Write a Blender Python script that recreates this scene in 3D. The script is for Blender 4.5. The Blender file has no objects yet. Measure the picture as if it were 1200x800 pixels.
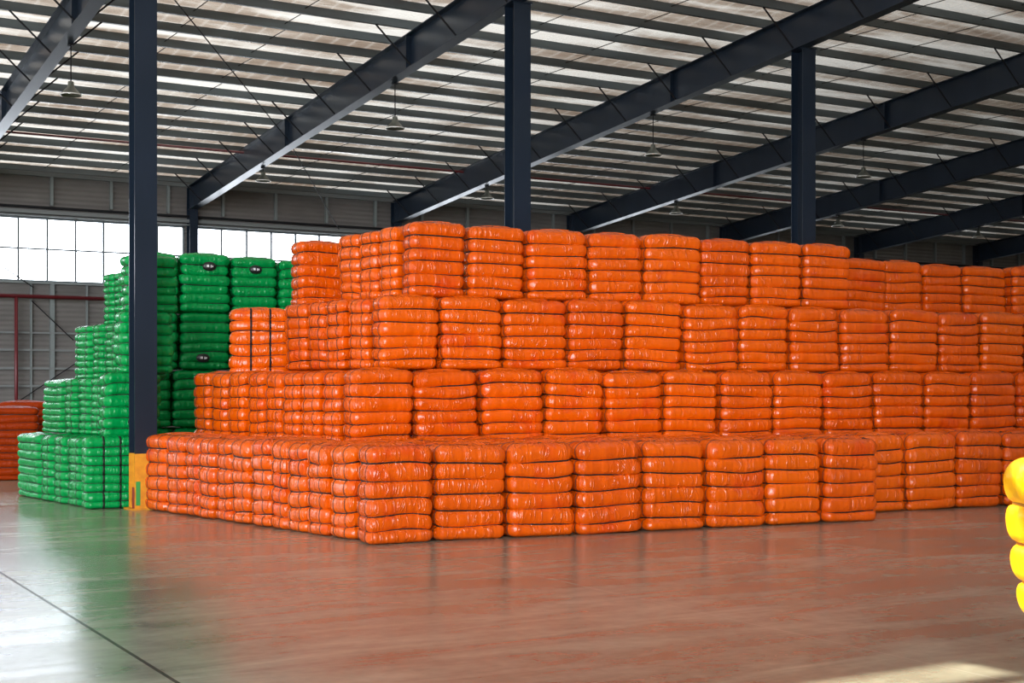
import bpy, math, random
import numpy as np
from mathutils import Vector, Matrix

random.seed(7)
SC = bpy.context.scene
COL = SC.collection
R = math.radians

# ------------------------------------------------------------------ camera, sky, sun, exposure
FPX, HOR, EYE = 1634.0, 457.0, 1.6           # focal length in px (1200 wide), horizon row, eye height
YAW = R(60.0)                                # angle between the back wall and the viewing direction
cam = bpy.data.cameras.new('camera')
camo = bpy.data.objects.new('camera', cam)
COL.objects.link(camo)
cam.sensor_width = 36.0
cam.lens = 36.0 * FPX / 1200.0
cam.shift_y = (HOR - 400.0) / 1200.0
cam.clip_end = 500
camo.location = (0, 0, EYE)
camo.rotation_euler = (R(90), 0, YAW - R(90))
SC.camera = camo

SC.view_settings.view_transform = 'Standard'
SC.view_settings.look = 'None'
SC.view_settings.gamma = 1.0
SC.view_settings.use_curve_mapping = False
SC.view_settings.exposure = 0.35
SC.cycles.max_bounces = 8
SC.cycles.diffuse_bounces = 4
SC.cycles.glossy_bounces = 4
SC.cycles.transparent_max_bounces = 8
SC.cycles.sample_clamp_indirect = 6.0
SC.cycles.caustics_reflective = False
SC.cycles.caustics_refractive = False

world = bpy.data.worlds.new('sky')
SC.world = world
world.use_nodes = True
wn, wl = world.node_tree.nodes, world.node_tree.links
wn.clear()
w_out = wn.new('ShaderNodeOutputWorld')
w_bg = wn.new('ShaderNodeBackground')
w_tc = wn.new('ShaderNodeTexCoord')
def w_math(op, x, y=0.0):
    m = wn.new('ShaderNodeMath'); m.operation = op
    for i, q in enumerate((x, y)):
        if isinstance(q, (int, float)): m.inputs[i].default_value = q
        else: wl.new(q, m.inputs[i])
    return m.outputs[0]
def w_lobe(d, p, k):                          # a bright lobe added to the world light
    n = wn.new('ShaderNodeVectorMath'); n.operation = 'DOT_PRODUCT'
    wl.new(w_tc.outputs['Generated'], n.inputs[0]); n.inputs[1].default_value = Vector(d).normalized()
    return w_math('MULTIPLY', w_math('POWER', w_math('MAXIMUM', n.outputs['Value'], 0.0), p), k)
SKY_BASE, SKY_LEFT, SKY_FRONT, SKY_BACK, SKY_YARD, SKY_TOP = 0.45, 1.0, 22.0, 7.5, 1.2, 1.0  # front lobe added for bale highlights, yard lobe from below to brighten the roof
w_bg.inputs[0].default_value = (0.90, 0.95, 1.0, 1)
wl.new(w_math('ADD', SKY_BASE, w_math('ADD', w_math('ADD', w_lobe((-0.95, 0.1, 0.2), 3.0, SKY_LEFT), w_lobe((-0.5, -0.86, 0.14), 45.0, SKY_FRONT)), w_math('ADD', w_lobe((0.0, 1.0, 0.15), 3.0, SKY_BACK), w_math('ADD', w_lobe((0.0, 0.0, 1.0), 1.0, SKY_TOP), w_lobe((0.0, 0.0, -1.0), 0.5, SKY_YARD))))), w_bg.inputs[1])
wl.new(w_bg.outputs[0], w_out.inputs[0])

sun = bpy.data.lights.new('sun', 'SUN')
suno = bpy.data.objects.new('sun', sun)
COL.objects.link(suno)
sun.energy = 16.0
sun.angle = R(0.6)
sun.color = (1.0, 0.93, 0.80)
ROOF_THROUGH = 0.145                                      # share of daylight let through the sheets, added to brighten the roof
SUN_DIR = Vector((0.40, -1.06, -1.0)).normalized()      # direction the light travels
suno.rotation_euler = SUN_DIR.to_track_quat('-Z', 'Y').to_euler()
suno.location = (0, 0, 30)

# ------------------------------------------------------------------ building numbers (x along the back wall, y towards it)
BAY, U0, VC, VW = 5.80, 5.05, 18.62, 35.45
ZK, SLOPE, RD = 6.23, 0.0817, 0.62
Z_SILL, Z_HEAD = 4.26, 5.84
VFRONT, UL, UR = -7.0, -9.0, 58.0
def z_under(v): return ZK + SLOPE * (VW - v)                 # underside of the rafters
def z_roof(v): return z_under(v) + RD + 0.20                 # underside of the sheets
SA, CA = math.sin(YAW), math.cos(YAW)
def px(x, Z):                                                # picture column and depth -> place on the ground
    X = (x - 600.0) * Z / FPX
    return (X * SA + Z * CA, -X * CA + Z * SA)
def xz2uv(X, Z): return (X * SA + Z * CA, -X * CA + Z * SA)

# ------------------------------------------------------------------ materials
def mat(name, col, rough=0.5, metal=0.0, spec=0.5, coat=0.0):
    m = bpy.data.materials.new(name); m.use_nodes = True
    b = m.node_tree.nodes['Principled BSDF']
    b.inputs['Base Color'].default_value = (*col, 1)
    b.inputs['Roughness'].default_value = rough
    b.inputs['Metallic'].default_value = metal
    b.inputs['Specular IOR Level'].default_value = spec
    b.inputs['Coat Weight'].default_value = coat
    b.inputs['Coat Roughness'].default_value = 0.12
    return m
class NT:
    def __init__(s, m):
        s.t = m.node_tree; s.n = s.t.nodes; s.l = s.t.links; s.b = s.n['Principled BSDF']
    def new(s, k, **kw):
        nd = s.n.new(k)
        for a, v in kw.items(): setattr(nd, a, v)
        return nd
    def coords(s, scale=(1, 1, 1), kind='Object'):
        tc = s.new('ShaderNodeTexCoord'); mp = s.new('ShaderNodeMapping')
        mp.inputs['Scale'].default_value = scale
        s.l.new(tc.outputs[kind], mp.inputs['Vector']); return mp.outputs['Vector']
    def noise(s, vec, scale, detail=3, rough=0.5, dist=0.0):
        n = s.new('ShaderNodeTexNoise')
        n.inputs['Scale'].default_value = scale; n.inputs['Detail'].default_value = detail
        n.inputs['Roughness'].default_value = rough; n.inputs['Distortion'].default_value = dist
        s.l.new(vec, n.inputs['Vector']); return n.outputs['Fac']
    def ramp(s, fac, stops):
        r = s.new('ShaderNodeValToRGB'); e = r.color_ramp.elements
        while len(e) < len(stops): e.new(0.5)
        for q, (p, c) in zip(e, stops):
            q.position = p; q.color = c if len(c) == 4 else (*c, 1)
        s.l.new(fac, r.inputs['Fac']); return r.outputs['Color']
    def math(s, op, a, b=None):
        m = s.new('ShaderNodeMath', operation=op)
        for i, v in enumerate((a, b)):
            if v is None: continue
            if isinstance(v, (int, float)): m.inputs[i].default_value = v
            else: s.l.new(v, m.inputs[i])
        return m.outputs[0]
    def mix(s, fac, a, b, blend='MIX'):
        m = s.new('ShaderNodeMix', data_type='RGBA', blend_type=blend)
        for i, v in ((0, fac), (6, a), (7, b)):
            if isinstance(v, (int, float)): m.inputs[i].default_value = v
            elif isinstance(v, tuple): m.inputs[i].default_value = (*v, 1) if len(v) == 3 else v
            else: s.l.new(v, m.inputs[i])
        return m.outputs[2]
    def bump(s, h, strength, dist, prev=None):
        b = s.new('ShaderNodeBump'); b.inputs['Strength'].default_value = strength
        b.inputs['Distance'].default_value = dist
        s.l.new(h, b.inputs['Height'])
        if prev: s.l.new(prev, b.inputs['Normal'])
        return b.outputs['Normal']

def film(name, c0, c1, blot=None, rough=0.22, wr=0.55, coat=0.0, spec=0.38):
    """stretched plastic film: vertical gathers between the straps, a little hue change from bale to bale"""
    m = mat(name, c0, rough, 0, spec, coat); t = NT(m)
    oi = t.new('ShaderNodeObjectInfo')
    base = t.mix(oi.outputs['Random'], c0, c1)
    off = t.new('ShaderNodeVectorMath', operation='ADD')
    tc = t.new('ShaderNodeTexCoord')
    sc = t.new('ShaderNodeMath', operation='MULTIPLY'); sc.inputs[1].default_value = 37.0
    t.l.new(oi.outputs['Random'], sc.inputs[0])
    t.l.new(tc.outputs['Object'], off.inputs[0]); t.l.new(sc.outputs[0], off.inputs[1])
    v = off.outputs[0]
    def sv(s3):
        mp = t.new('ShaderNodeMapping'); mp.inputs['Scale'].default_value = s3
        t.l.new(v, mp.inputs['Vector']); return mp.outputs['Vector']
    n1 = t.noise(sv((1, 1, 0.12)), 15, 1.2, 0.5, 0.3)
    n2 = t.noise(sv((1, 1, 0.24)), 9, 2, 0.5, 0.9)
    n3 = t.noise(sv((1, 1, 0.8)), 3.0, 2, 0.5, 0.3)
    rid = t.math('ABSOLUTE', t.math('SUBTRACT', n2, 0.5))
    rid = t.math('POWER', t.math('SUBTRACT', 1.0, rid), 24.0)
    lo = t.ramp(n3, [(0.30, (0, 0, 0)), (0.55, (1, 1, 1))])
    h = t.math('ADD', t.math('MULTIPLY', n1, 0.7), t.math('MULTIPLY', t.math('MULTIPLY', rid, lo), 0.8))
    nrm = t.bump(h, wr, 0.02)
    t.l.new(nrm, t.b.inputs['Normal']); t.l.new(nrm, t.b.inputs['Coat Normal'])
    if blot:
        k = t.ramp(t.noise(sv((1, 1, 1)), 2.2, 2), [(0.60, (0, 0, 0)), (0.68, (1, 1, 1))])
        base = t.mix(t.math('MULTIPLY', k, 0.45), base, blot)
    thin = t.math('MULTIPLY', t.math('POWER', n1, 2.0), 0.9)
    base = t.mix(thin, base, tuple(min(1, q * 1.3) for q in c0))
    t.l.new(base, t.b.inputs['Base Color'])
    return m
M = {}
M['orange'] = film('orange_film', (0.72, 0.103, 0.001), (0.60, 0.070, 0.001), (0.56, 0.020, 0.004))
M['shaded_orange'] = film('shaded_orange_film', (0.27, 0.028, 0.002), (0.24, 0.023, 0.002), None, 0.35, 0.4, 0.0, 0.06)  # orange film darkened, the shade at the back put into its colour
M['green'] = film('green_film', (0.0, 0.260, 0.055), (0.0, 0.205, 0.040), None, 0.22, 0.4, 0.0, 0.22)
M['yellow'] = film('yellow_film', (0.90, 0.42, 0.0), (0.90, 0.40, 0.0), None, 0.3, 0.12, 0.0)
M['strap'] = mat('black_strap', (0.010, 0.010, 0.010), 0.55, 0, 0.25)
M['yellowseam'] = mat('amber_strap', (0.30, 0.13, 0.005), 0.5)
M['cord'] = mat('thin_strap', (0.05, 0.03, 0.02), 0.6, 0, 0.2)
M['navy'] = mat('navy_paint', (0.022, 0.032, 0.050), 0.30, 0, 0.38)
t = NT(M['navy'])
n = t.noise(t.coords((1, 1, 0.3)), 2.5, 4)
t.l.new(t.ramp(n, [(0.3, (0.007, 0.014, 0.025)), (0.7, (0.011, 0.019, 0.034))]), t.b.inputs['Base Color'])
M['yellowpaint'] = mat('yellow_paint', (0.70, 0.29, 0.01), 0.5)
t = NT(M['yellowpaint'])
t.l.new(t.ramp(t.noise(t.coords(), 6, 5), [(0.35, (0.55, 0.20, 0.01)), (0.6, (0.74, 0.32, 0.012))]), t.b.inputs['Base Color'])
M['greentag'] = mat('green_marker_paint', (0.03, 0.30, 0.06), 0.5)
M['redpaint'] = mat('dark_red_paint', (0.10, 0.006, 0.010), 0.4)
M['rededge'] = mat('dull_red_paint', (0.30, 0.03, 0.02), 0.5)
M['galv'] = mat('galvanised_steel', (0.15, 0.16, 0.16), 0.42, 0.3)
t = NT(M['galv'])
t.l.new(t.ramp(t.noise(t.coords((0.15, 1, 1)), 4, 5), [(0.3, (0.070, 0.085, 0.092)), (0.7, (0.105, 0.125, 0.132))]), t.b.inputs['Base Color'])
M['post'] = mat('pale_post_paint', (0.17, 0.19, 0.19), 0.5)
M['girt'] = mat('dark_girt_paint', (0.16, 0.17, 0.17), 0.5)
M['rod'] = mat('dark_rod', (0.008, 0.008, 0.010), 0.7, 0, 0.2)
M['white'] = mat('white_print', (0.8, 0.8, 0.8), 0.4)
M['blackprint'] = mat('black_print', (0.01, 0.012, 0.012), 0.3)
M['mullion'] = mat('grey_mullion', (0.10, 0.12, 0.13), 0.5)

# thin foil-backed roof sheets, translucency added to brighten the roof
M['foil'] = mat('roof_sheet', (0.62, 0.58, 0.54), 0.30, 0.8)
t = NT(M['foil'])
vv = t.coords((0.22, 1, 1))
n1 = t.noise(vv, 2.2, 4, 0.6, 0.6)
wv = t.new('ShaderNodeTexWave', wave_type='BANDS', bands_direction='X', wave_profile='SIN')
wv.inputs['Scale'].default_value = 0.9
t.l.new(t.coords((1, 0.25, 1)), wv.inputs['Vector'])
rib = t.math('POWER', wv.outputs['Fac'], 10.0)
h = t.math('ADD', t.math('MULTIPLY', n1, 1.0), t.math('MULTIPLY', rib, 0.25))
t.l.new(t.bump(h, 0.45, 0.08), t.b.inputs['Normal'])
big = t.noise(t.coords((0.30, 1.3, 1)), 0.8, 4, 0.6, 0.3)
t.l.new(t.ramp(big, [(0.35, (0.50, 0.40, 0.34)), (0.6, (0.80, 0.77, 0.75))]), t.b.inputs['Base Color'])
t.l.new(t.ramp(n1, [(0.3, (0.14, 0.14, 0.14)), (0.7, (0.30, 0.30, 0.30))]), t.b.inputs['Roughness'])
tl = t.new('ShaderNodeBsdfTranslucent')
tcol = t.ramp(big, [(0.36, (0.30, 0.23, 0.185)), (0.48, (0.50, 0.43, 0.38)), (0.60, (1.0, 1.0, 1.0))])
tcol = t.mix(t.math('MULTIPLY', rib, 0.25), tcol, (1, 1, 1))
t.l.new(tcol, tl.inputs['Color'])
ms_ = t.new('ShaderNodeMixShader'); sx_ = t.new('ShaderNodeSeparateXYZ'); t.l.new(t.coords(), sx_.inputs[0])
thru_x = t.new('ShaderNodeMapRange'); thru_x.inputs['From Min'].default_value = 8; thru_x.inputs['From Max'].default_value = 24   # sheets less translucent further along
thru_x.inputs['To Min'].default_value = ROOF_THROUGH; thru_x.inputs['To Max'].default_value = ROOF_THROUGH * .24
t.l.new(sx_.outputs['X'], thru_x.inputs['Value']); t.l.new(thru_x.outputs[0], ms_.inputs[0])
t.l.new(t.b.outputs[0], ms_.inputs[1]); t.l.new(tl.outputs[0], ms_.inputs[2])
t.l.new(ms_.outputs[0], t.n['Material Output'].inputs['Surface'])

# corrugated taupe wall sheets
M['wall'] = mat('taupe_wall_sheet', (0.17, 0.155, 0.15), 0.55)
t = NT(M['wall'])
wv = t.new('ShaderNodeTexWave', wave_type='BANDS', bands_direction='Z', wave_profile='SIN')
wv.inputs['Scale'].default_value = 2.6
t.l.new(t.coords(), wv.inputs['Vector'])
t.l.new(t.bump(wv.outputs['Fac'], 0.5, 0.03), t.b.inputs['Normal'])
t.l.new(t.ramp(t.noise(t.coords((0.6, 1, 1)), 1.1, 4), [(0.3, (0.105, 0.096, 0.090)), (0.7, (0.155, 0.142, 0.133))]), t.b.inputs['Base Color'])

# polished concrete
M['floor'] = mat('polished_concrete', (0.2, 0.15, 0.12), 0.22, 0, 0.75)
t = NT(M['floor'])
v1 = t.coords((1, 1, 1))
blot = t.noise(v1, 0.55, 5, 0.62, 0.4)
mp = t.new('ShaderNodeMapping'); mp.inputs['Rotation'].default_value = (0, 0, R(30)); mp.inputs['Scale'].default_value = (0.35, 1.6, 1)
t.l.new(v1, mp.inputs['Vector'])
sweep = t.noise(mp.outputs['Vector'], 1.6, 5, 0.6, 0.8)
fine = t.noise(v1, 9, 4, 0.6)
f = t.math('ADD', t.math('MULTIPLY', blot, 0.45), t.math('ADD', t.math('MULTIPLY', sweep, 0.4), t.math('MULTIPLY', fine, 0.15)))
base = t.ramp(f, [(0.36, (0.145, 0.143, 0.104)), (0.50, (0.245, 0.242, 0.178)), (0.64, (0.345, 0.342, 0.258))])
sep = t.new('ShaderNodeSeparateXYZ'); t.l.new(v1, sep.inputs[0])
def joint(axis, at, step, wid):
    s_ = t.math('ADD', sep.outputs[axis], -at + step * 50)
    md = t.math('ABSOLUTE', t.math('SUBTRACT', t.math('MODULO', s_, step), step / 2))
    return t.math('GREATER_THAN', md, step / 2 - wid)
jn = t.math('LESS_THAN', t.math('ABSOLUTE', t.math('SUBTRACT', sep.outputs['X'], 2.23)), 0.013)      # open saw-cut joint
jf = t.math('MAXIMUM', joint('X', 2.23, 3.97, 0.007), t.math('MULTIPLY', joint('Y', 7.6, 4.0, 0.006), 0.6))   # filled joints
base = t.mix(t.math('MULTIPLY', jf, 0.35), base, (0.42, 0.38, 0.32))
base = t.mix(t.math('MULTIPLY', jn, 0.9), base, (0.03, 0.025, 0.022))
t.l.new(t.math('SUBTRACT', 0.75, t.math('MULTIPLY', jn, 0.72)), t.b.inputs['Specular IOR Level'])
t.l.new(base, t.b.inputs['Base Color'])
t.l.new(t.ramp(sweep, [(0.3, (0.18, 0.18, 0.18)), (0.7, (0.26, 0.26, 0.26))]), t.b.inputs['Roughness'])
t.l.new(t.bump(t.math('ADD', sweep, t.math('MULTIPLY', fine, 0.6)), 0.014, 0.05), t.b.inputs['Normal'])

# window panes: clear sheet with a faint reflection
M['glass'] = bpy.data.materials.new('window_pane_glass'); M['glass'].use_nodes = True
gt = M['glass'].node_tree; gt.nodes.clear()
go = gt.nodes.new('ShaderNodeOutputMaterial'); gm = gt.nodes.new('ShaderNodeMixShader')
g1 = gt.nodes.new('ShaderNodeBsdfTransparent'); g2 = gt.nodes.new('ShaderNodeBsdfGlossy'); gf = gt.nodes.new('ShaderNodeFresnel')
g1.inputs[0].default_value = (0.97, 0.98, 1, 1); g2.inputs['Roughness'].default_value = 0.05; gf.inputs[0].default_value = 1.45
gt.links.new(gf.outputs[0], gm.inputs[0]); gt.links.new(g1.outputs[0], gm.inputs[1]); gt.links.new(g2.outputs[0], gm.inputs[2])
gt.links.new(gm.outputs[0], go.inputs[0])

# ------------------------------------------------------------------ mesh helpers
class MB:
    def __init__(s): s.v = []; s.f = []
    def box(s, x0, x1, y0, y1, z0, z1, mtx=None):
        b = len(s.v)
        P = [(x, y, z) for x in (x0, x1) for y in (y0, y1) for z in (z0, z1)]
        if mtx is not None: P = [tuple(mtx @ Vector(p)) for p in P]
        s.v += P
        s.f += [tuple(b + i for i in q) for q in ((0, 1, 3, 2), (4, 6, 7, 5), (0, 4, 5, 1), (2, 3, 7, 6), (0, 2, 6, 4), (1, 5, 7, 3))]
        return s
    def prism(s, prof, a, b_):                                # closed (y,z) profile extruded along x
        b = len(s.v); n = len(prof)
        s.v += [(a, y, z) for y, z in prof] + [(b_, y, z) for y, z in prof]
        s.f += [(b + i, b + (i + 1) % n, b + n + (i + 1) % n, b + n + i) for i in range(n)]
        s.f += [tuple(b + i for i in range(n))[::-1], tuple(b + n + i for i in range(n))]
        return s
    def tube(s, p, q, r, n=8):
        p, q = Vector(p), Vector(q); d = (q - p).normalized()
        a = d.orthogonal().normalized(); c = d.cross(a); b = len(s.v)
        for e in (p, q):
            for i in range(n):
                w = 2 * math.pi * i / n
                s.v.append(tuple(e + a * (r * math.cos(w)) + c * (r * math.sin(w))))
        s.f += [(b + i, b + (i + 1) % n, b + n + (i + 1) % n, b + n + i) for i in range(n)]
        s.f += [tuple(b + i for i in range(n))[::-1], tuple(b + n + i for i in range(n))]
        return s
    def lathe(s, prof, n=24):
        b = len(s.v)
        for r, z in prof:
            for i in range(n):
                w = 2 * math.pi * i / n
                s.v.append((r * math.cos(w), r * math.sin(w), z))
        for k in range(len(prof) - 1):
            for i in range(n):
                s.f.append((b + k * n + i, b + k * n + (i + 1) % n, b + (k + 1) * n + (i + 1) % n, b + (k + 1) * n + i))
        return s
    def mesh(s, name, m, smooth=False):
        me = bpy.data.meshes.new(name); me.from_pydata(s.v, [], s.f); me.update()
        me.materials.append(m)
        if smooth: me.polygons.foreach_set('use_smooth', [True] * len(me.polygons))
        return me
    def build(s, name, m, parent=None, smooth=False):
        o = bpy.data.objects.new(name, s.mesh(name, m, smooth)); COL.objects.link(o)
        if parent is not None: o.parent = parent
        return o
def tag(o, label, cat, group=None):
    o['label'] = label; o['category'] = cat
    if group: o['group'] = group
    return o
def struct(o): o['kind'] = 'structure'; return o
def empty(name, loc=(0, 0, 0), rz=0.0):
    o = bpy.data.objects.new(name, None); COL.objects.link(o)
    o.location = loc; o.rotation_euler = (0, 0, rz); o.empty_display_size = 0.2
    return o
ORD = ['', 'first', 'second', 'third', 'fourth', 'fifth', 'sixth', 'seventh', 'eighth', 'ninth', 'tenth', 'eleventh', 'twelfth',
       'thirteenth', 'fourteenth', 'fifteenth', 'sixteenth', 'seventeenth', 'eighteenth', 'nineteenth', 'twentieth'] + \
      ['twenty-' + q for q in ('first', 'second', 'third', 'fourth', 'fifth', 'sixth', 'seventh', 'eighth', 'ninth')] + \
      ['thirtieth'] + ['thirty-' + q for q in ('first', 'second', 'third', 'fourth', 'fifth', 'sixth', 'seventh', 'eighth', 'ninth')]

# ------------------------------------------------------------------ the shell
struct(MB().box(UL - .3, UR + .3, VFRONT - .3, VW + 0.3, -0.2, 0.0).build('floor', M['floor']))

wb = struct(MB().box(UL, UR, VW, VW + 0.12, 0, Z_SILL).box(UL, UR, VW, VW + 0.12, Z_HEAD, z_roof(VW) + 0.02).build('wall_back', M['wall']))
# sheets: one folded roof plane
def roof_box(v0, v1, u0=UL, u1=UR):
    zz0, zz1 = z_roof(v0), z_roof(v1)
    return [(u0, v0, zz0), (u1, v0, zz0), (u1, v1, zz1), (u0, v1, zz1), (u0, v0, zz0 + .1), (u1, v0, zz0 + .1), (u1, v1, zz1 + .1), (u0, v1, zz1 + .1)]
rb = MB()
RL0, RL1, RLW = -5.0, 15.0, 0.75                            # unseen openings added for top light: from, to, half width, one per bay
cells = [(VFRONT, RL0, UL, UR)]
edge = UL
for n in range(-2, 9):
    uc = U0 + (n + .5) * BAY
    if uc - RLW < UL + .3 or uc + RLW > UR - .3: continue
    cells.append((RL0, RL1, edge, uc - RLW)); edge = uc + RLW
cells.append((RL0, RL1, edge, UR))
for (a, b, c, d) in cells:
    k = len(rb.v); rb.v += roof_box(a, b, c, d)
    rb.f += [tuple(k + i for i in q) for q in ((0, 1, 2, 3), (7, 6, 5, 4), (0, 4, 5, 1), (1, 5, 6, 2), (2, 6, 7, 3), (3, 7, 4, 0))]
roof = struct(empty('ceiling'))
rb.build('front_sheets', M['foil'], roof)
# foil lining sagging between the purlin lines
nu = 140; us = [UL + (UR - UL) * i / nu for i in range(nu + 1)]
fr_ = random.Random(5); fl = MB()
vs_ = [VW - .30 - .86 * k for k in range(27)]
for k in range(len(vs_) - 1):
    va, vb = vs_[k], vs_[k + 1]
    if va < RL1: break
    vb = max(vb, RL1); va = VW + .1 if k == 0 else va
    amp = [.008 + .022 * fr_.random() for _ in range(nu + 1)]
    amp = [(amp[max(0, i - 1)] + 2 * amp[i] + amp[min(nu, i + 1)]) / 4 for i in range(nu + 1)]
    b0 = len(fl.v)
    for i, u_ in enumerate(us):
        for j in range(9):
            q = j / 8; v_ = va + (vb - va) * q
            fl.v.append((u_, v_, z_roof(v_) - .004 - amp[i] * 4 * q * (1 - q)))
    for i in range(nu):
        for j in range(8):
            fl.f.append((b0 + i * 9 + j, b0 + i * 9 + j + 1, b0 + (i + 1) * 9 + j + 1, b0 + (i + 1) * 9 + j))
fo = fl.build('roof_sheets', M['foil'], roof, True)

FW = 3.5  # unseen front and right walls, added to darken the right end
struct(MB().box(FW, UR, VFRONT - .12, VFRONT, 0, z_roof(VFRONT)).build('wall_front', M['wall']))
struct(MB().box(UR, UR + .12, VFRONT, VW, 0, z_under(VFRONT)).build('wall_right', M['wall']))
# wall posts, girts
for i in range(-6, 42):
    u = U0 + 0.85 + i * BAY / 4
    if u < UL + .2 or u > UR - .2 or abs((u - U0) / BAY - round((u - U0) / BAY)) < 0.02: continue
    o = MB().box(u - .035, u + .035, VW - .10, VW - .002, Z_HEAD + .30, z_roof(VW) - .04).build('wall_post', M['post'], wb)
for u, hw in ((6.86, .02), (7.36, .055), (8.2, .02), (9.4, .055), (12.2, .055), (14.9, .055)):
    MB().box(u - hw, u + hw, VW - .10, VW - .002, 0.0, Z_SILL).build('wall_post', M['post'], wb)
for z, hh, m in ((Z_HEAD + .24, .05, 'rod'), (Z_HEAD + .12, .09, 'girt'), (Z_HEAD + .02, .03, 'post'), (Z_SILL - .03, .05, 'post'), (3.0, .04, 'girt'), (2.58, .05, 'girt'), (2.13, .05, 'girt'), (1.70, .05, 'girt'), (1.1, .05, 'girt'), (z_roof(VW) - .16, .10, 'girt')):
    MB().box(UL, UR, VW - .13 if hh > .04 else VW - .15, VW - .002, z - hh / 2, z + hh / 2).build('wall_girt', M[m], wb)
for (u0, z0, u1, z1) in ((6.85, 3.78, 7.85, 2.83), (6.55, 1.33, 8.1, 2.4), (6.0, 4.7, 6.9, 4.1)):
    MB().tube((u0, VW - .17, z0), (u1, VW - .17, z1), .014, 6).build('wall_brace', M['rod'], wb)

# windows, one strip per bay
for n in range(-2, 9):
    a, b = U0 + n * BAY + .16, U0 + (n + 1) * BAY - .16
    w = struct(empty('window_%d' % (n + 3), ((a + b) / 2, VW + .06, Z_SILL)))
    H, L = Z_HEAD - Z_SILL, (b - a) / 2
    fr = MB().box(-L, L, -.05, .05, 0, .04).box(-L, L, -.05, .05, H - .04, H).box(-L, -L + .04, -.05, .05, 0, H).box(L - .04, L, -.05, .05, 0, H)
    fr.build('window_frame', M['mullion'], w)
    mu = MB()
    nm = 8
    for i in range(1, nm): mu.box(-L + 2 * L * i / nm - .022, -L + 2 * L * i / nm + .022, -.03, .03, .04, H - .04)
    mu.box(-L + .04, L - .04, -.025, .025, .79, .83)
    mu.build('muntin', M['mullion'], w)
    MB().box(-L + .02, L - .02, -.004, .004, .02, H - .02).build('pane', M['glass'], w)
    # solid wall beside each column between the window strips
struct_fill = MB()
for n in range(-2, 10):
    u = U0 + n * BAY
    struct_fill.box(u - .16, u + .16, VW + .001, VW + .119, Z_SILL, Z_HEAD)
struct_fill.build('wall_pier', M['wall'], wb)

# red sprinkler pipes
rp = empty('sprinkler_pipe', (0, VW - .35, 0))
MB().tube((UL + 1, 0, 3.87), (12.0, 0, 3.87), .05, 12).build('wall_pipe', M['redpaint'], rp, True)
MB().tube((6.46, 0, 0), (6.46, 0, 3.87), .045, 12).build('riser', M['redpaint'], rp, True)
MB().tube((-2, 0, 3.72), (-2, .35, 3.72), .03, 8).build('bracket', M['redpaint'], rp, True)
tag(rp, 'dark red sprinkler pipe along the back wall with a vertical riser', 'pipe')
zp = z_roof(31.3) - .25
rp2 = tag(MB().tube((UL + 1, 31.3, zp), (UR - 1, 31.3, zp), .028, 10).build('sprinkler_main', M['redpaint'], None, True), 'thin dark red pipe running under the roof purlins', 'pipe')

# ------------------------------------------------------------------ purlins
NP = int((VW - .25 - 11.0) / .86)
pl_v = [VW - .30 - .86 * k for k in range(NP)]
for k, v in enumerate(pl_v):
    zt = z_roof(v) - .004; h = .145
    prof = [(-.035, 0), (.035, 0), (.035, -.02), (.031, -.02), (.031, -.004), (-.031, -.004), (-.031, -h + .004), (.031, -h + .004), (.031, -h + .02), (.035, -h + .02), (.035, -h), (-.035, -h)]
    o = MB().prism(prof, UL, UR).build('roof_purlin', M['galv'])
    o.location = (0, v, zt - .002)
    tag(o, 'grey steel roof purlin, %s line out from the back wall' % ORD[k + 1], 'purlin', 'roof purlins')
    # sag rods between this purlin and the next, mid bay

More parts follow.
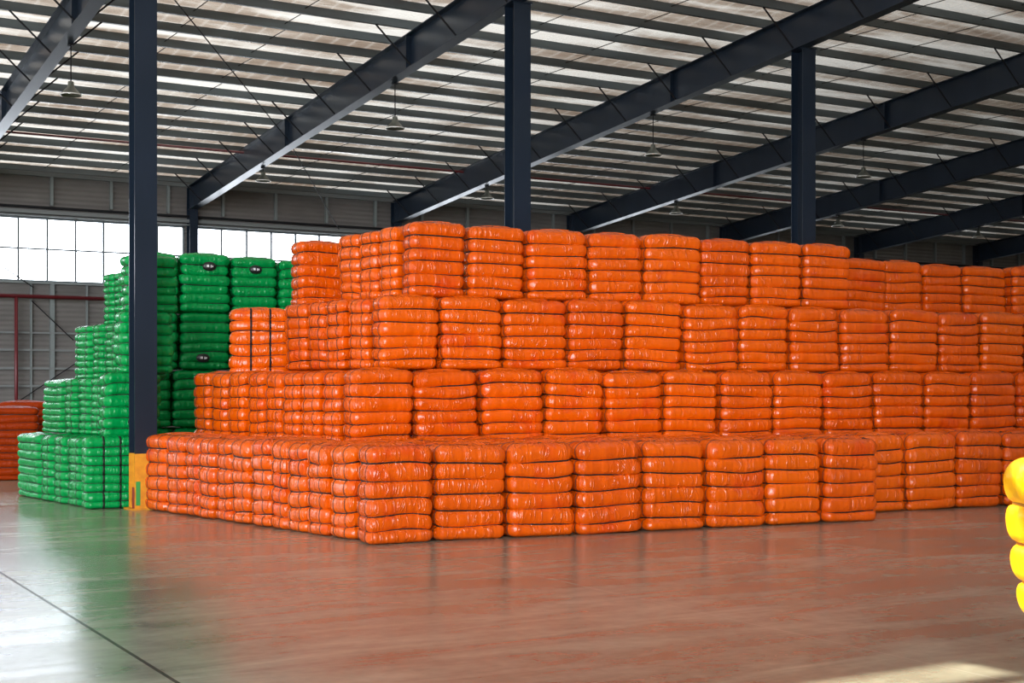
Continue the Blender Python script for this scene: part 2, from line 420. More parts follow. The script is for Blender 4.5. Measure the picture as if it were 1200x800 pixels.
# ------------------------------------------------------------------ rafters with braces and columns
def ibeam(length, depth, fl, ft=.016, wt=.010):
    """I-section along +y, top at z=0, sheared later to the slope"""
    m = MB()
    m.box(-fl / 2, fl / 2, 0, length, -ft, 0); m.box(-wt / 2, wt / 2, 0, length, -depth + ft, -ft); m.box(-fl / 2, fl / 2, 0, length, -depth, -depth + ft)
    return m
def along_slope(m, v0):
    m.v = [(x, y, z - SLOPE * y) for x, y, z in m.v]
    return m
RN = {0: 'standing over the yellow-footed column', 1: 'meeting the middle navy column', 2: 'meeting the third navy column',
      3: 'third deep beam beyond the middle column', 4: 'fourth deep beam beyond the middle column', 5: 'fifth deep beam beyond the middle column',
      6: 'sixth deep beam beyond the middle column', 7: 'farthest deep beam along the back wall'}
for n in range(-1, 9):
    u = U0 + n * BAY
    r = empty('roof_rafter', (u, VFRONT + .1, z_under(VFRONT + .1) + RD))
    Lr = VW - .16 - VFRONT - .1
    along_slope(ibeam(Lr, RD, .22), 0).build('beam', M['navy'], r)
    for vs in (28.4, 22.4, 12.5):
        y = vs - VFRONT - .1
        st = MB().box(-.10, -.005, y - .012, y + .012, -RD + .017, -.017).box(.005, .10, y - .012, y + .012, -RD + .017, -.017)
        along_slope(st, 0).build('stiffener', M['navy'], r)
    for k in range(1, len(pl_v), 2):
        v = pl_v[k]; y = v - VFRONT - .1
        if v < 12: continue
        for sx in (-1, 1):
            b = MB().tube((sx * .06, y, -RD + .03 - SLOPE * y), (sx * .80, y, .10 - SLOPE * y), .016, 6)
            b.build('fly_brace', M['rod'], r)
    lab = RN.get(n)
    if lab is None: lab = 'out beyond the yellow-footed column' if n < 0 else 'last one past the stack end'
    tag(r, 'navy steel roof rafter ' + lab, 'rafter', 'roof rafters')
    # wall column under it
    c = empty('wall_column', (u, VW - .16, 0))
    zt = z_under(VW) + RD - .02
    MB().box(-.11, .11, -.13, -.115, 0, zt).box(-.005, .005, -.115, .115, 0, zt).box(-.11, .11, .115, .13, 0, zt).build('column_shaft', M['navy'], c)
    MB().box(-.16, .16, -.15, .15, 0, .02).build('foot_plate', M['navy'], c)
    wl_ = ['far past the green bales', 'beside the red riser pipe', 'behind the green bales', 'under the second rafter end', 'under the third rafter end', 'under the fourth rafter end', 'under the fifth rafter end', 'under the sixth rafter end', 'under the seventh rafter end', 'under the last rafter end']
    tag(c, 'navy steel column against the back wall, ' + wl_[n + 1], 'column', 'back wall columns')

for n in range(0, 3):
    u = U0 + n * BAY
    c = empty('steel_column', (u * (1 + .15 / VC), VC + .15, 0))
    zt = z_under(VC) + .02
    zy = 0.75
    def hsec(z0, z1, g=0.0):
        return MB().box(-.15 - g, .15 + g, -.15 - g, -.134 + g, z0, z1).box(-.006 - g, .006 + g, -.134, .134, z0, z1).box(-.15 - g, .15 + g, .134 - g, .15 + g, z0, z1)
    hsec(zy, zt).build('column_shaft', M['navy'], c)
    yb = hsec(.02, zy).build('painted_base', M['yellowpaint'], c); yb['label'] = 'yellow painted foot of the column'
    MB().box(-.21, .21, -.19, .19, 0, .02).build('foot_plate', M['yellowpaint'], c)
    MB().box(-.17, .17, -.17, .17, zt - .03, zt).build('cap_plate', M['navy'], c)
    if n == 0:
        g = MB().box(-.135, -.075, -.156, -.1505, .06, .38).build('marker', M['greentag'], c); g['label'] = 'green rectangle on the yellow foot'
        g = MB().box(-.158, -.1505, -.14, -.04, .02, .30).build('edge_stripe', M['rededge'], c); g['label'] = 'dull red stripe on the foot'
    tag(c, ('tall navy column with a yellow foot between green and orange bales', 'middle tall navy column rising behind the orange stack', 'third tall navy column rising behind the orange stack')[n], 'column', 'tall inner columns')

# X-bracing rods under the roof
for (pa, pb, txt) in (((5.15, 19.9, z_under(19.9) + .50), (10.80, 28.3, z_under(28.3) + .14), 'running up from the second rafter'),
                      ((10.92, 28.4, z_under(28.4) + .04), (14.9, VW - .22, 5.98), 'running down to the back wall')):
    o = MB().tube(pa, pb, .011, 6).build('bracing_rod', M['rod'])
    tag(o, 'thin dark diagonal bracing rod under the roof, ' + txt, 'rod', 'roof bracing rods')
# sag rods between purlins
for n in range(-1, 8):
    for fu in (.36, .64):
        u = U0 + (n + fu) * BAY
        m_ = MB()
        for k in range(len(pl_v) - 1):
            if pl_v[k + 1] < 13: break
            va, vb = pl_v[k] - .03, pl_v[k + 1] + .03
            du = .02 if k % 2 else -.02
            m_.tube((u + du, va, z_roof(va) - .06), (u + du, vb, z_roof(vb) - .14), .008, 5)
        o = m_.build('sag_rods', M['rod'])
        tag(o, 'line of thin sag rods across the purlins, %s from the left open side' % ORD[2 * (n + 1) + (1 if fu < .5 else 2)], 'rods', 'sag rods')

# ------------------------------------------------------------------ high bay lamps
M['lampshade'] = mat('lamp_aluminium', (0.13, 0.14, 0.12), 0.35, 0.6)
M['lampinner'] = mat('lamp_reflector', (0.75, 0.74, 0.70), 0.3, 0.3)
LAMPS = {}
def lamp(u, v, drop, lab):
    zt = z_under(v) - .002
    if drop not in LAMPS:
        r = empty('hanging_lamp', (u, v, zt))
        D = drop
        MB().tube((0, 0, 0), (0, 0, -D - .02), .010, 6).build('cord', M['rod'], r)
        MB().lathe([(.0, -D), (.045, -D), (.05, -D - .04), (.058, -D - .09), (.105, -D - .14), (.155, -D - .20), (.170, -D - .21), (.170, -D - .222), (.155, -D - .21), (.098, -D - .15), (.04, -D - .12), (0, -D - .12)], 28).build('lamp_shade', M['lampshade'], r, True)
        MB().lathe([(.170, -D - .205), (.176, -D - .213), (.172, -D - .225), (.160, -D - .222)], 28).build('rim', M['lampinner'], r, True)
        MB().lathe([(.0, -D - .13), (.03, -D - .13), (.045, -D - .16), (.04, -D - .19), (.0, -D - .205)], 16).build('bulb', M['lampinner'], r, True)
        MB().box(-.04, .04, -.04, .04, -.03, 0).build('ceiling_rose', M['rod'], r)
        LAMPS[drop] = r
    else:
        p = LAMPS[drop]
        r = p.copy(); COL.objects.link(r); r.location = (u, v, zt)
        for ch in p.children:
            c = ch.copy(); COL.objects.link(c); c.parent = r
    tag(r, lab, 'lamp', 'high bay lamps')
LW = ['yellow-footed column rafter', 'middle column rafter', 'third column rafter', 'third rafter past the first', 'fourth rafter past the first', 'fifth rafter past the first', 'sixth rafter past the first']
for n in range(0, 5): lamp(U0 + n * BAY + .07, 23.2, .62, 'grey bell lamp on a long cord, outer one under the ' + LW[n])
for n in range(1, 7): lamp(U0 + n * BAY + .07, 30.2, .10, 'grey bell lamp on a short cord, inner one under the ' + LW[n])

# ------------------------------------------------------------------ bales
def pnoise(rs, n, m, fx, fy):
    """smooth noise on an n x m grid, periodic along n"""
    g = rs.rand(max(2, fx), max(2, fy) + 1)
    X = np.arange(n) / n * g.shape[0]; Y = np.linspace(0, g.shape[1] - 1.001, m)
    x0 = X.astype(int) % g.shape[0]; x1 = (x0 + 1) % g.shape[0]; fxr = X - X.astype(int)
    y0 = Y.astype(int); y1 = np.minimum(y0 + 1, g.shape[1] - 1); fyr = Y - y0
    s = lambda q: q * q * (3 - 2 * q)
    fxr = s(fxr)[:, None]; fyr = s(fyr)[None, :]
    return (g[np.ix_(x0, y0)] * (1 - fxr) * (1 - fyr) + g[np.ix_(x1, y0)] * fxr * (1 - fyr) + g[np.ix_(x0, y1)] * (1 - fxr) * fyr + g[np.ix_(x1, y1)] * fxr * fyr) - .5
K = 176
def section(w, d, r):
    """rounded rectangle outline with even spacing: points, outward normals"""
    hw, hd = w / 2, d / 2
    pts, nr = [], []
    segs = []
    for cx, cy, a0 in ((hw - r, -hd + r, -90), (hw - r, hd - r, 0), (-hw + r, hd - r, 90), (-hw + r, -hd + r, 180)):
        for i in range(17):
            a = R(a0 + 90 * i / 16); segs.append((cx + r * math.cos(a), cy + r * math.sin(a), math.cos(a), math.sin(a)))
    segs.append(segs[0]); A = np.array(segs)
    L = np.r_[0, np.cumsum(np.hypot(*np.diff(A[:, :2], axis=0).T))]
    s = np.arange(K) / K * L[-1]
    P = np.stack([np.interp(s, L, A[:, i]) for i in range(4)], 1)
    nn = np.hypot(P[:, 2], P[:, 3])[:, None]
    return P[:, :2], P[:, 2:] / nn
def make_bale(seed, vw=.004, vp_out=.004, w=.83, d=.445, h=1.0, lobes=6, depth=.050, rnd=.11, wild=1.0, vstraps='ends', heights=None, cinch=.005, taper=0.0):
    """one bale: body mesh, a mesh per horizontal strap, a mesh per vertical strap; base centre at the origin"""
    rs = np.random.RandomState(seed)
    P, N = section(w, d, rnd)
    hs = np.array(heights, float) if heights is not None else 1 + .16 * (rs.rand(lobes) - .5) * wild
    if heights is None: hs[-1] *= 1.22; hs[0] *= .80
    zb = np.r_[0, np.cumsum(hs)] / hs.sum() * h
    M_ = 11
    zs, inset, lob, grooves = [], [], [], []
    for i in range(lobes):
        for j in range(M_):
            tt = j / M_
            if i > 0 and j == 0: grooves.append(len(zs))
            # half-ellipse bulge, crisp at the strap
            q = abs(2 * tt - 1)
            ins = depth * (1 - max(0, 1 - q ** 2.4) ** .5)
            if i == 0 and tt < .5: ins *= 2.0
            if i == lobes - 1 and tt > .5: continue
            zs.append(zb[i] + tt * (zb[i + 1] - zb[i])); inset.append(ins); lob.append(i)
    # shoulder of the top lobe
    hh = zb[-1] - zs[-1]
    z0 = zs[-1]
    for j in range(1, 10):
        a = math.pi / 2 * j / 9
        zs.append(z0 + hh * .86 * math.sin(a)); inset.append(.115 * (1 - math.cos(a))); lob.append(lobes - 1)
    zs, inset, lob = np.array(zs), np.array(inset), np.array(lob); m = len(zs)
    ph = np.array([abs(2 * ((q % M_) / M_) - 1) for q in range(m)])[None, :]      # 1 at the straps, 0 mid lobe
    fold = pnoise(rs, K, lobes, 58, lobes)[:, lob]
    nv = fold * (.004 + .012 * ph) + pnoise(rs, K, m, 70, lobes * 2) * .004 + pnoise(rs, K, m, 10, lobes) * .020
    lobe_off = (rs.rand(lobes) - .5) * .020 * wild
    nv += lobe_off[lob][None, :]
    zwav = pnoise(rs, K, lobes, 5, lobes)[:, lob] * .045 * wild
    fadez = np.minimum(1, np.minimum(zs / .12, (h - zs) / .12))[None, :]
    fadez = np.clip(fadez, 0, 1)
    off = -inset[None, :] + nv * wild
    # pinch where the vertical straps run
    if vstraps == 'ends': key, per = P[:, 1], np.abs(N[:, 0]) > .7
    else: key, per = P[:, 0], np.abs(N[:, 1]) > .7
    vp = .10 if vstraps == 'ends' else .125
    pin = sum(np.exp(-((key - s * vp) / .022) ** 2) for s in (-1, 1)) * per
    off -= cinch * pin[:, None]
    xs = P[:, 0][:, None] + N[:, 0][:, None] * off
    ys = P[:, 1][:, None] + N[:, 1][:, None] * off
    zz = zs[None, :] + zwav * fadez
    tx, ty = (rs.rand(2) - .5) * .05 * wild
    lean = (zs / h - .4)[None, :]
    belly = 1 + .02 * np.sin(np.pi * zs / h)[None, :]
    xs = xs * belly + tx * lean ; ys = ys * belly + ty * lean
    xs = (xs - xs.min()) / (xs.max() - xs.min()) * w - w / 2; ys = (ys - ys.min()) / (ys.max() - ys.min()) * d - d / 2
    xs = xs + taper * ((1 - zs / h) ** 2)[None, :]
    V = np.stack([xs, ys, zz], 2)                            # K x m x 3
    rings = [V[:, j, :] for j in range(m)]
    top = V[:, -1, :]; cen = top.mean(0)
    tn = pnoise(rs, K, 9, 26, 5) * .022
    for j in range(1, 9):
        s = 1 - j / 8.0
        r_ = cen + (top - cen) * s
        r_[:, 2] = top[:, 2] * s + cen[2] * (1 - s) + hh * .30 * (1 - s * s) ** 1.6 + tn[:, j] * s * wild
        if vstraps == 'ends': dd = sum(np.exp(-((r_[:, 1] - sg * vp) / .02) ** 2) for sg in (-1, 1))
        else: dd = sum(np.exp(-((r_[:, 0] - sg * vp) / .02) ** 2) for sg in (-1, 1))
        r_[:, 2] -= .008 * dd
        rings.append(r_)
    bot = V[:, 0, :].copy(); bc = bot.mean(0)
    low = [bc + (bot - bc) * s for s in (.02, .5)]
    for q in low: q[:, 2] = 0
    rings = low + rings
    nr = len(rings)
    vv = np.concatenate(rings, 0); vv[:, 2] = np.maximum(vv[:, 2], 0)
    i = np.arange(K); F = []
    for j in range(nr - 1):
        F.append(np.stack([j * K + i, j * K + (i + 1) % K, (j + 1) * K + (i + 1) % K, (j + 1) * K + i], 1))
    F = np.concatenate(F, 0)
    def mk(name, v, f):
        me = bpy.data.meshes.new(name); me.from_pydata(v.tolist(), [], f.tolist()); me.update()
        me.polygons.foreach_set('use_smooth', [True] * len(me.polygons)); return me
    body = mk('wrapped_body', vv, F)
    straps = []
    sk = np.arange(0, K, 2)
    for g in grooves:
        ring = V[sk, g, :]; nrm = np.c_[N[sk], np.zeros(len(sk))]
        sec = [(-.006, -.010), (.013, -.009), (.013, .009), (-.006, .010)]
        sv = np.concatenate([ring + nrm * a + np.array([0, 0, b]) for a, b in sec], 0); n_ = len(sk); ii = np.arange(n_)
        sf = np.concatenate([np.stack([q * n_ + ii, q * n_ + (ii + 1) % n_, ((q + 1) % 4) * n_ + (ii + 1) % n_, ((q + 1) % 4) * n_ + ii], 1) for q in range(4)], 0)
        straps.append(mk('strap', sv, sf))
    vst = []
    for sg in (-1, 1):
        path = []
        ax = 1 if vstraps == 'ends' else 0
        oth = 1 - ax
        def pick(ring, side):
            q = ring[(np.sign(ring[:, oth] - ring[:, oth].mean()) == side)]
            return q[np.argmin(np.abs(q[:, ax] - sg * vp))]
        body_r = rings[2:2 + m]
        for side, seq in ((1, body_r), (-1, body_r[::-1])):
            pp = [pick(r_, side) for r_ in seq]
            if side == -1:
                caps = rings[2 + m:]
                sink = np.array([0, 0, -.03])                  # buried in the folds of the top
                path += [pick(r_, 1) + sink * (q > 1) for q, r_ in enumerate(caps[:-2])] + [pick(r_, -1) + sink * (q < 4) for q, r_ in enumerate(caps[:-2][::-1])]
            path += pp
        A = np.array(path); A[:, ax] = sg * vp + (A[:, ax] - sg * vp) * .25
        # drop repeats, outward in the loop plane
        keep = np.r_[True, np.hypot(*(np.diff(A[:, [oth, 2]], axis=0)).T) > .006]; A = A[keep]
        c2 = np.array([0, h * .5]); T = np.gradient(A[:, [oth, 2]], axis=0); T /= np.hypot(T[:, 0], T[:, 1])[:, None] + 1e-9
        O = np.stack([T[:, 1], -T[:, 0]], 1); rel = A[:, [oth, 2]] - c2
        O *= np.sign((O * rel).sum(1))[:, None]
        n_ = len(A); out = np.zeros((n_, 3)); out[:, oth] = O[:, 0]; out[:, 2] = O[:, 1]
        lat = np.zeros(3); lat[ax] = 1
        sec = [(-.006, -vw), (vp_out, -vw), (vp_out, vw), (-.006, vw)]
        sv = np.concatenate([A + out * a + lat * b for a, b in sec], 0); ii = np.arange(n_ - 1)
        sf = np.concatenate([np.stack([q * n_ + ii, q * n_ + ii + 1, ((q + 1) % 4) * n_ + ii + 1, ((q + 1) % 4) * n_ + ii], 1) for q in range(4)], 0)
        sv[:, 2] = np.maximum(sv[:, 2], .001)
        vst.append(mk('upright_strap', sv, sf))
    return dict(body=body, straps=straps, vst=vst, w=w, d=d, h=h)
def own(ms, m, ms2=None, vm=None):
    ms['body'].materials.append(M[m])
    for s in ms['straps']: s.materials.append(M[ms2 or 'strap'])
    for s in ms['vst']: s.materials.append(M[vm or 'strap'])
    return ms
ORANGE = [own(make_bale(11 + i), 'orange', 'strap', 'cord') for i in range(7)]
ORANGE_B = own(make_bale(31, vstraps='broad', vw=.013, vp_out=.008), 'orange')
GREEN8 = [own(make_bale(41 + i, lobes=8, wild=.8, depth=.046), 'green') for i in range(3)]
GREEN8_B = own(make_bale(51, lobes=8, vstraps='broad', vw=.014, vp_out=.008, wild=.7, depth=.046), 'green')
GREEN6 = [own(make_bale(61 + i, lobes=6, wild=1.25, depth=.062), 'green') for i in range(4)]
SHADED = [own(make_bale(71, w=.95, d=.55, h=1.32, lobes=10, wild=.7), 'shaded_orange')]
YELLOW = own(make_bale(81, w=.9, d=.9, h=1.3, lobes=7, wild=.35, depth=.052, rnd=.17, heights=[1.0, 1.0, 1.0, 1.05, 1.12, 1.2, 1.5], taper=.25), 'yellow', 'yellowseam')
YELLOW['vst'] = []
PROTO = {}
def bale(ms, name, u, v, z, yaw, lab, group, w=.83, d=.445, h=1.0, tilt=(0, 0)):
    key = id(ms)
    if key not in PROTO:
        r = empty(name)
        o = bpy.data.objects.new('wrapped_body', ms['body']); COL.objects.link(o); o.parent = r
        for s in ms['straps']:
            o = bpy.data.objects.new('strap', s); COL.objects.link(o); o.parent = r
        for s in ms['vst']:
            o = bpy.data.objects.new('upright_strap', s); COL.objects.link(o); o.parent = r
        PROTO[key] = (r, list(r.children))
    else:
        p, ch = PROTO[key]
        r = p.copy(); COL.objects.link(r); r.name = name
        for q in ch:
            c = q.copy(); COL.objects.link(c); c.parent = r
    r.location = (u, v, z)
    flip = 0
    r.rotation_euler = (tilt[0], tilt[1], yaw)
    r.scale = (w / ms['w'], d / ms['d'], h / ms['h'])
    tag(r, lab, 'bale', group)
    return r

PHI = R(65.5)                                                # heading of the long face, seen from the camera
FR_YAW = YAW - PHI                                           # its turn against the back wall
FD = (math.sin(PHI), math.cos(PHI)); FN = (-math.cos(PHI), math.sin(PHI))   # along the face / into the stack (camera ground axes)
rnd = random.Random(3)
def cut(P0, d, x):                                           # where the sight line of column x meets the line P0 + t d
    tau = (x - 600.0) / FPX
    return (tau * P0[1] - P0[0]) / (d[0] - tau * d[1])
LAYER = ['bottom', 'second', 'third', 'top']
DEP = .445
def jit(a): return (rnd.random() * 2 - 1) * a
def front(P0, xs, z, h, li, depth_in=0.0, first=1, words='along the long face from the near corner', dep_j=.02):
    """a row of bales facing the viewer; xs are the seams"""
    ts = [cut((P0[0] + FN[0] * depth_in, P0[1] + FN[1] * depth_in), FD, x) for x in xs]
    out = []
    for i in range(len(ts) - 1):
        a, b = ts[i], ts[i + 1]; c = (a + b) / 2; dd = depth_in + DEP / 2 + jit(dep_j)
        X = P0[0] + FD[0] * c + FN[0] * dd; Z = P0[1] + FD[1] * c + FN[1] * dd
        u, v = xz2uv(X, Z)
        hh = h * (1 + jit(.024))
        ms = ORANGE[rnd.randrange(len(ORANGE))]
        bale(ms, 'orange_bale', u, v, z, FR_YAW + jit(R(1.2)) + (math.pi if rnd.random() < .5 else 0), 'orange bale in the %s layer, %s %s' % (LAYER[li], ORD[first + i], words), 'orange bales',
             (b - a) * .996, DEP, hh, (jit(R(.8)), jit(R(1.3))))
        out.append((X, Z))
    return ts
def side(P0, phi, xs, z, h, li, words='along the short side from the near corner', ms_list=None, first=2, wide=.83, name='orange_bale', group='orange bales', col='orange', yaw_j=1.0, labfmt=None):
    d = (math.sin(phi), math.cos(phi)); nrm = (math.cos(phi), -math.sin(phi))   # into the stack
    ts = [cut(P0, d, x) for x in xs]
    for i in range(len(ts) - 1):
        a, b = ts[i], ts[i + 1]; c = (a + b) / 2; o = wide / 2 + jit(.018)
        X = P0[0] + d[0] * c + nrm[0] * o; Z = P0[1] + d[1] * c + nrm[1] * o
        u, v = xz2uv(X, Z)
        yaw = YAW - phi - math.pi / 2                          # local y along the line
        ms = (ms_list or ORANGE)[rnd.randrange(len(ms_list or ORANGE))]
        lab = (labfmt or (col + ' bale in the %s layer, %s %s')) % (LAYER[li], ORD[first + i], words)
        bale(ms, name, u, v, z, yaw + jit(R(yaw_j)) + (math.pi if rnd.random() < .5 else 0), lab, group, wide, abs(b - a) * .98, h * (1 + jit(.015)), (jit(R(.5)), jit(R(.5))))
    return ts
def corner(x, Z): return ((x - 600.0) * Z / FPX, Z)

# --- bottom layer
C1 = corner(430, 14.35)
X1 = [430, 512, 597, 678, 757, 831, 902, 968, 1033]
front(C1, X1, 0, 1.03, 0)
front(C1, [1010, 1066, 1126, 1180, 1236], 0, 1.02, 0, depth_in=.92, words='along the set-back end of the long face', first=1)
L1 = R(-40)
S1 = corner(411, 14.80)
side(S1, L1, [411, 381, 355, 331, 312, 288, 266, 248, 229, 212, 190, 164], 0, 1.02, 0)
# rows behind the front one: their tops make the ledge
def ledge(row, u_end_x, z, h, n_max):
    dd = row * (DEP + .01) + (.03 if row > 2 else 0)
    t0 = -dd * math.tan(L1 * -1 - (math.pi / 2 - PHI)) + .83 / math.cos(L1 * -1 - (math.pi / 2 - PHI)) + .10
    P = (C1[0] + FN[0] * dd, C1[1] + FN[1] * dd)
    t1 = cut(P, FD, u_end_x)
    nb = max(1, round((t1 - t0) / .85)); wd = (t1 - t0) / nb
    for i in range(nb):
        c = t0 + wd * (i + .5)
        u, v = xz2uv(P[0] + FD[0] * c + FN[0] * DEP / 2, P[1] + FD[1] * c + FN[1] * DEP / 2)
        bale(ORANGE[rnd.randrange(len(ORANGE))], 'orange_bale', u, v, z, FR_YAW + jit(R(1)), 'orange bale on the ledge, row %s behind the front, %s along' % (['', 'one', 'two', 'three', 'four', 'five', 'six', 'seven'][row], ORD[i + 1]), 'orange bales', wd * .985, DEP * .98, h * (1 + jit(.012)))
BURIED = 'orange bale buried inside the stack behind its outer rows'
for row in range(1, 7):
    ledge(row, {1: 1033, 2: 1008}.get(row, 1240), 0, 1.0 if row < 3 else (.99 if row < 6 else .9), 9)

# --- second layer
C2 = corner(411, 17.15)
X2 = [411, 488, 566, 641, 711, 781, 846, 909, 969, 1028, 1087, 1141, 1195, 1246]
front(C2, X2, .90, .97, 1)
side(corner(393, 17.55), R(-45), [393, 372, 349, 327, 305, 284, 263, 243, 222], .90, .95, 1)
# --- third layer
C3 = corner(446, 17.70)
X3 = [446, 519, 592, 668, 735, 804, 869, 928, 987, 1046, 1104, 1153, 1205, 1252]
front(C3, X3, 1.87, .96, 2)
side(corner(428, 18.10), R(-45), [428, 401.5, 377, 355, 327], 1.87, .94, 2)
u, v = px(305, 20.1)
bale(ORANGE_B, 'orange_bale', u, v, 1.80, YAW - R(78), 'orange bale with two black upright straps, far end of the third layer', 'orange bales', .90, DEP, .98)
# --- top layer
C4 = corner(481, 18.25)
X4 = [481, 550, 619, 692, 756, 824, 883, 944, 1000]
front(C4, X4, 2.83, 1.00, 3)
side(corner(462, 18.66), R(-42), [462, 440, 417, 391], 2.83, .98, 3)
u, v = px(374, 20.3)
bale(ORANGE[2], 'orange_bale', u, v, 2.80, YAW - R(60), 'orange bale in the top layer at the far end of the short side', 'orange bales', .80, DEP, .96)
front(C4, [985, 1040, 1088, 1135, 1187, 1236], 2.80, .99, 3, depth_in=1.55, words='along the set-back end past the third column', dep_j=.09)
# buried rows carrying the layers above
def buried(Cn, row0, row1, z, h, x_end, nmax):
    for row in range(row0, row1):
        dd = row * .457 + (.05 if z == 0 else 0)
        P = (Cn[0] + FN[0] * dd, Cn[1] + FN[1] * dd)
        t0 = 1.02 - row * (.13 if z == 0 else .17); t1 = cut(P, FD, x_end); nb = max(1, round((t1 - t0) / .88)); wd = (t1 - t0) / nb
        for i in range(min(nb, nmax)):
            c = t0 + wd * (i + .5)
            u, v = xz2uv(P[0] + FD[0] * c + FN[0] * DEP / 2, P[1] + FD[1] * c + FN[1] * DEP / 2)
            bale(ORANGE[rnd.randrange(len(ORANGE))], 'orange_bale', u, v, z, FR_YAW, BURIED, 'buried orange bales', wd * .97, DEP * .97, h)
buried(C1, 7, 14, 0, .89, 1240, 3)
buried(C2, 1, 2, .90, .95, 1240, 20)
buried(C2, 2, 9, .90, .95, 1240, 2)
buried(C3, 1, 6, 1.87, .94, 1240, 20)
buried(C3, 6, 8, 1.87, .94, 1240, 2)
buried(C4, 1, 2, 2.83, .97, 985, 20)

# --- green bales
def badge(r, q, face, lo, turn):
    bm = MB().lathe([(.0, .012), (.065, .010), (.105, .004), (.11, -.03)], 20)
    mm = Matrix.Translation((q, -face, lo)) @ Matrix.Rotation(R(90), 4, 'X') @ Matrix.Diagonal((1, .72, 1, 1))
    if turn: mm = Matrix.Rotation(math.pi, 4, 'Z') @ mm
    bm.v = [tuple(mm @ Vector(p)) for p in bm.v]
    bo = bm.build('printed_badge', M['blackprint'], r, True); bo['label'] = 'black oval badge with white marks'
    wm = MB().box(-.05, -.01, -.02, .035, .0115, .0145).box(.015, .03, -.03, .03, .0105, .0145).box(.04, .055, -.02, .02, .008, .013)
    wm.v = [tuple(mm @ Vector(p)) for p in wm.v]
    wm.build('badge_mark', M['white'], bo)
GG = 'green bales'
def gside(P0, phi, xs, z, h, li, ml, wide=.83, first=1, words='along the lit side from the column'):
    side(P0, phi, xs, z, h, li, words, ml, first, wide, 'green_bale', GG, 'green')
gc = corner(99, 18.62)
gphi = R(65)
u, v = xz2uv(gc[0] + math.sin(gphi) * .365 - math.cos(gphi) * .25, gc[1] + math.cos(gphi) * .365 + math.sin(gphi) * .25)
bale(GREEN8_B, 'green_bale', u, v, 0, YAW - gphi, 'green bale on the floor with two black upright straps beside the yellow-footed column', GG, .73, .46, .98)
gside(corner(93, 19.05), R(-38), [93, 74, 60, 45], 0, .97, 0, GREEN8, first=2)
gside(corner(116, 19.4), R(-38), [116, 101, 86, 73], .96, .82, 1, GREEN8)
def gend(P0, xa, xb, z, h, ms, lab):                         # an end bale showing its long side
    d = (math.sin(R(-38)), math.cos(R(-38))); n_ = (d[1], -d[0])
    a, b = cut(P0, d, xa), cut(P0, d, xb); c = (a + b) / 2
    u, v = xz2uv(P0[0] + d[0] * c + n_[0] * .24, P0[1] + d[1] * c + n_[1] * .24)
    bale(ms, 'green_bale', u, v, z, YAW - R(-38), lab, GG, (b - a) * .98, .48, h)
gend(corner(93, 19.05), 44.5, 16, 0, .96, GREEN8[1], 'green bale on the floor at the far end of the lit side')
gend(corner(116, 19.4), 72, 46, .96, .80, GREEN8[2], 'green bale in the second layer at the far end of the lit side')
gside(corner(135, 19.6), R(-38), [135, 118, 106, 83], 1.76, .80, 2, GREEN8, first=2)
gside(corner(142, 20.1), R(-38), [142, 130, 119], 2.56, .77, 3, GREEN8, first=2)
# the tower beside the column
for k, (x, Z, z, h, ww, ya) in enumerate(((152, 19.35, .95, .90, .82, 60), (168, 19.60, 1.83, .88, .80, 58), (174, 19.85, 2.69, .82, .78, 60))):
    u, v = px(x, Z)
    r = bale(GREEN6[k % 4], 'green_bale', u, v, z, YAW - R(ya), 'green bale in the %s layer of the tower beside the yellow-footed column' % LAYER[k + 1], GG, ww, .50, h)
    if k == 0: badge(r, .05, .236, .60, False); badge(r, .02, .236, .24, False)  # badges here stand in for dark strap knots with white glints
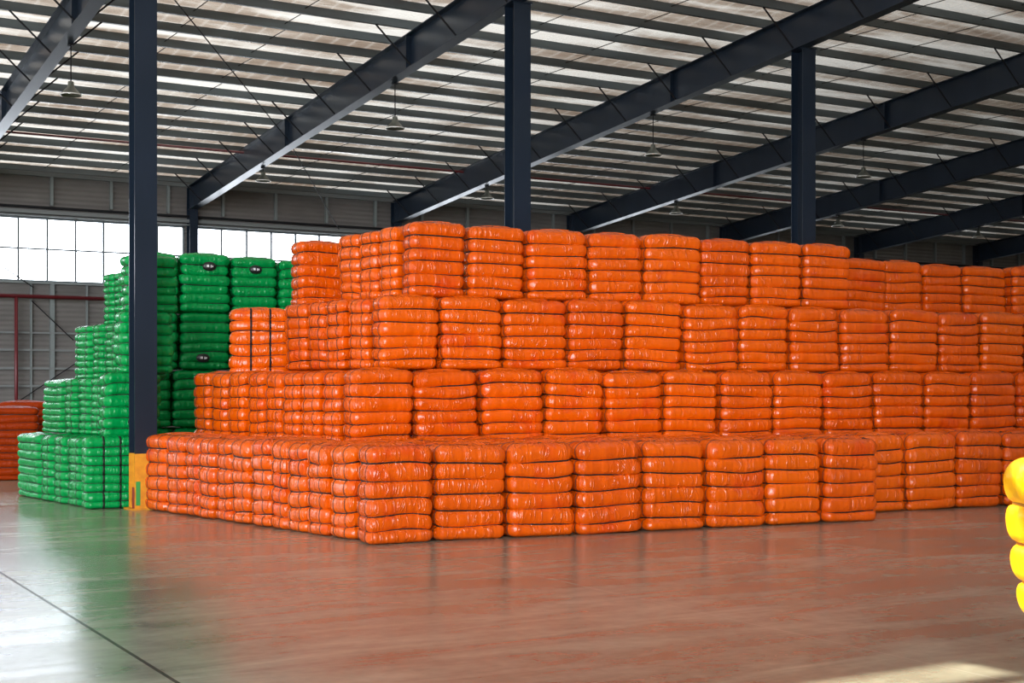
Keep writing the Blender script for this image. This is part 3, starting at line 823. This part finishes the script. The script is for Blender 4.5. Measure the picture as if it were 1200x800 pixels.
# the wall of green bales across the aisle
GP = R(66); gd = (math.sin(GP), math.cos(GP)); gn = (-math.cos(GP), math.sin(GP)); G0 = corner(160, 23.2)
gx = [161, 211, 272, 327, 376]
for li in range(4):
    z = .975 * li; hh = .975 if li < 3 else (.99, 1.0, .96, .92)[0]
    xs = gx if li >= 2 else [158, 202, 262, 320, 376]
    ts = [cut(G0, gd, x) for x in xs]
    for i in range(len(ts) - 1):
        c = (ts[i] + ts[i + 1]) / 2
        X = G0[0] + gd[0] * c + gn[0] * .25; Z = G0[1] + gd[1] * c + gn[1] * .25
        u, v = xz2uv(X, Z)
        h2 = hh * (1, 1.02, .985, .955)[i] if li == 3 else hh
        r = bale(GREEN6[(i + li * 3) % 4], 'green_bale', u, v, z, YAW - GP + (0 if li % 2 else math.pi), 'green bale in the %s layer of the wall across the aisle, %s from the column' % (LAYER[li], ORD[i + 1]), GG, (ts[i + 1] - ts[i]) * .995, .50, h2)
        if li >= 0:                                            # second row behind, half a bale over
            u, v = xz2uv(X + gn[0] * .52 + gd[0] * .42, Z + gn[1] * .52 + gd[1] * .42)
            bale(GREEN6[(i + li) % 4], 'green_bale', u, v, z, YAW - GP, 'green bale in the %s layer, back row across the aisle, %s from the column' % (LAYER[li], ORD[i + 1]), GG, (ts[i + 1] - ts[i]) * .97, .50, h2 * .97)
        if li == 3 and i < 3: badge(r, (.10, .05, .0)[i], .236, .77, li % 2 == 0)
        if li == 2 and i < 2: badge(r, (.08, -.05)[i], .236, .20, li % 2 == 0)

# --- shaded orange bales at the back left
for k, (x, Z, lab) in enumerate(((14, 24.9, 'tall shaded orange bale on the floor, tight beside the lowest green bales'), (-38, 25.6, 'tall shaded orange bale on the floor at the picture edge near the red riser'))):
    u, v = px(x, Z); bale(SHADED[0], 'orange_bale', u, v, 0, YAW - R(70), lab, 'shaded orange bales', .93, .55, 1.31)
u, v = px(28, 26.4); bale(SHADED[0], 'orange_bale', u, v, 0, YAW - R(70), 'tall orange bale half hidden behind the shaded orange ones', 'shaded orange bales', .90, .5, 1.40)

# --- yellow bale
u, v = px(1314, 6.55)
bale(YELLOW, 'yellow_bale', u, v, 0, YAW - R(88), 'yellow glossy bale standing on the floor, cut by the picture edge', 'yellow bales', .9, .9, 1.29)
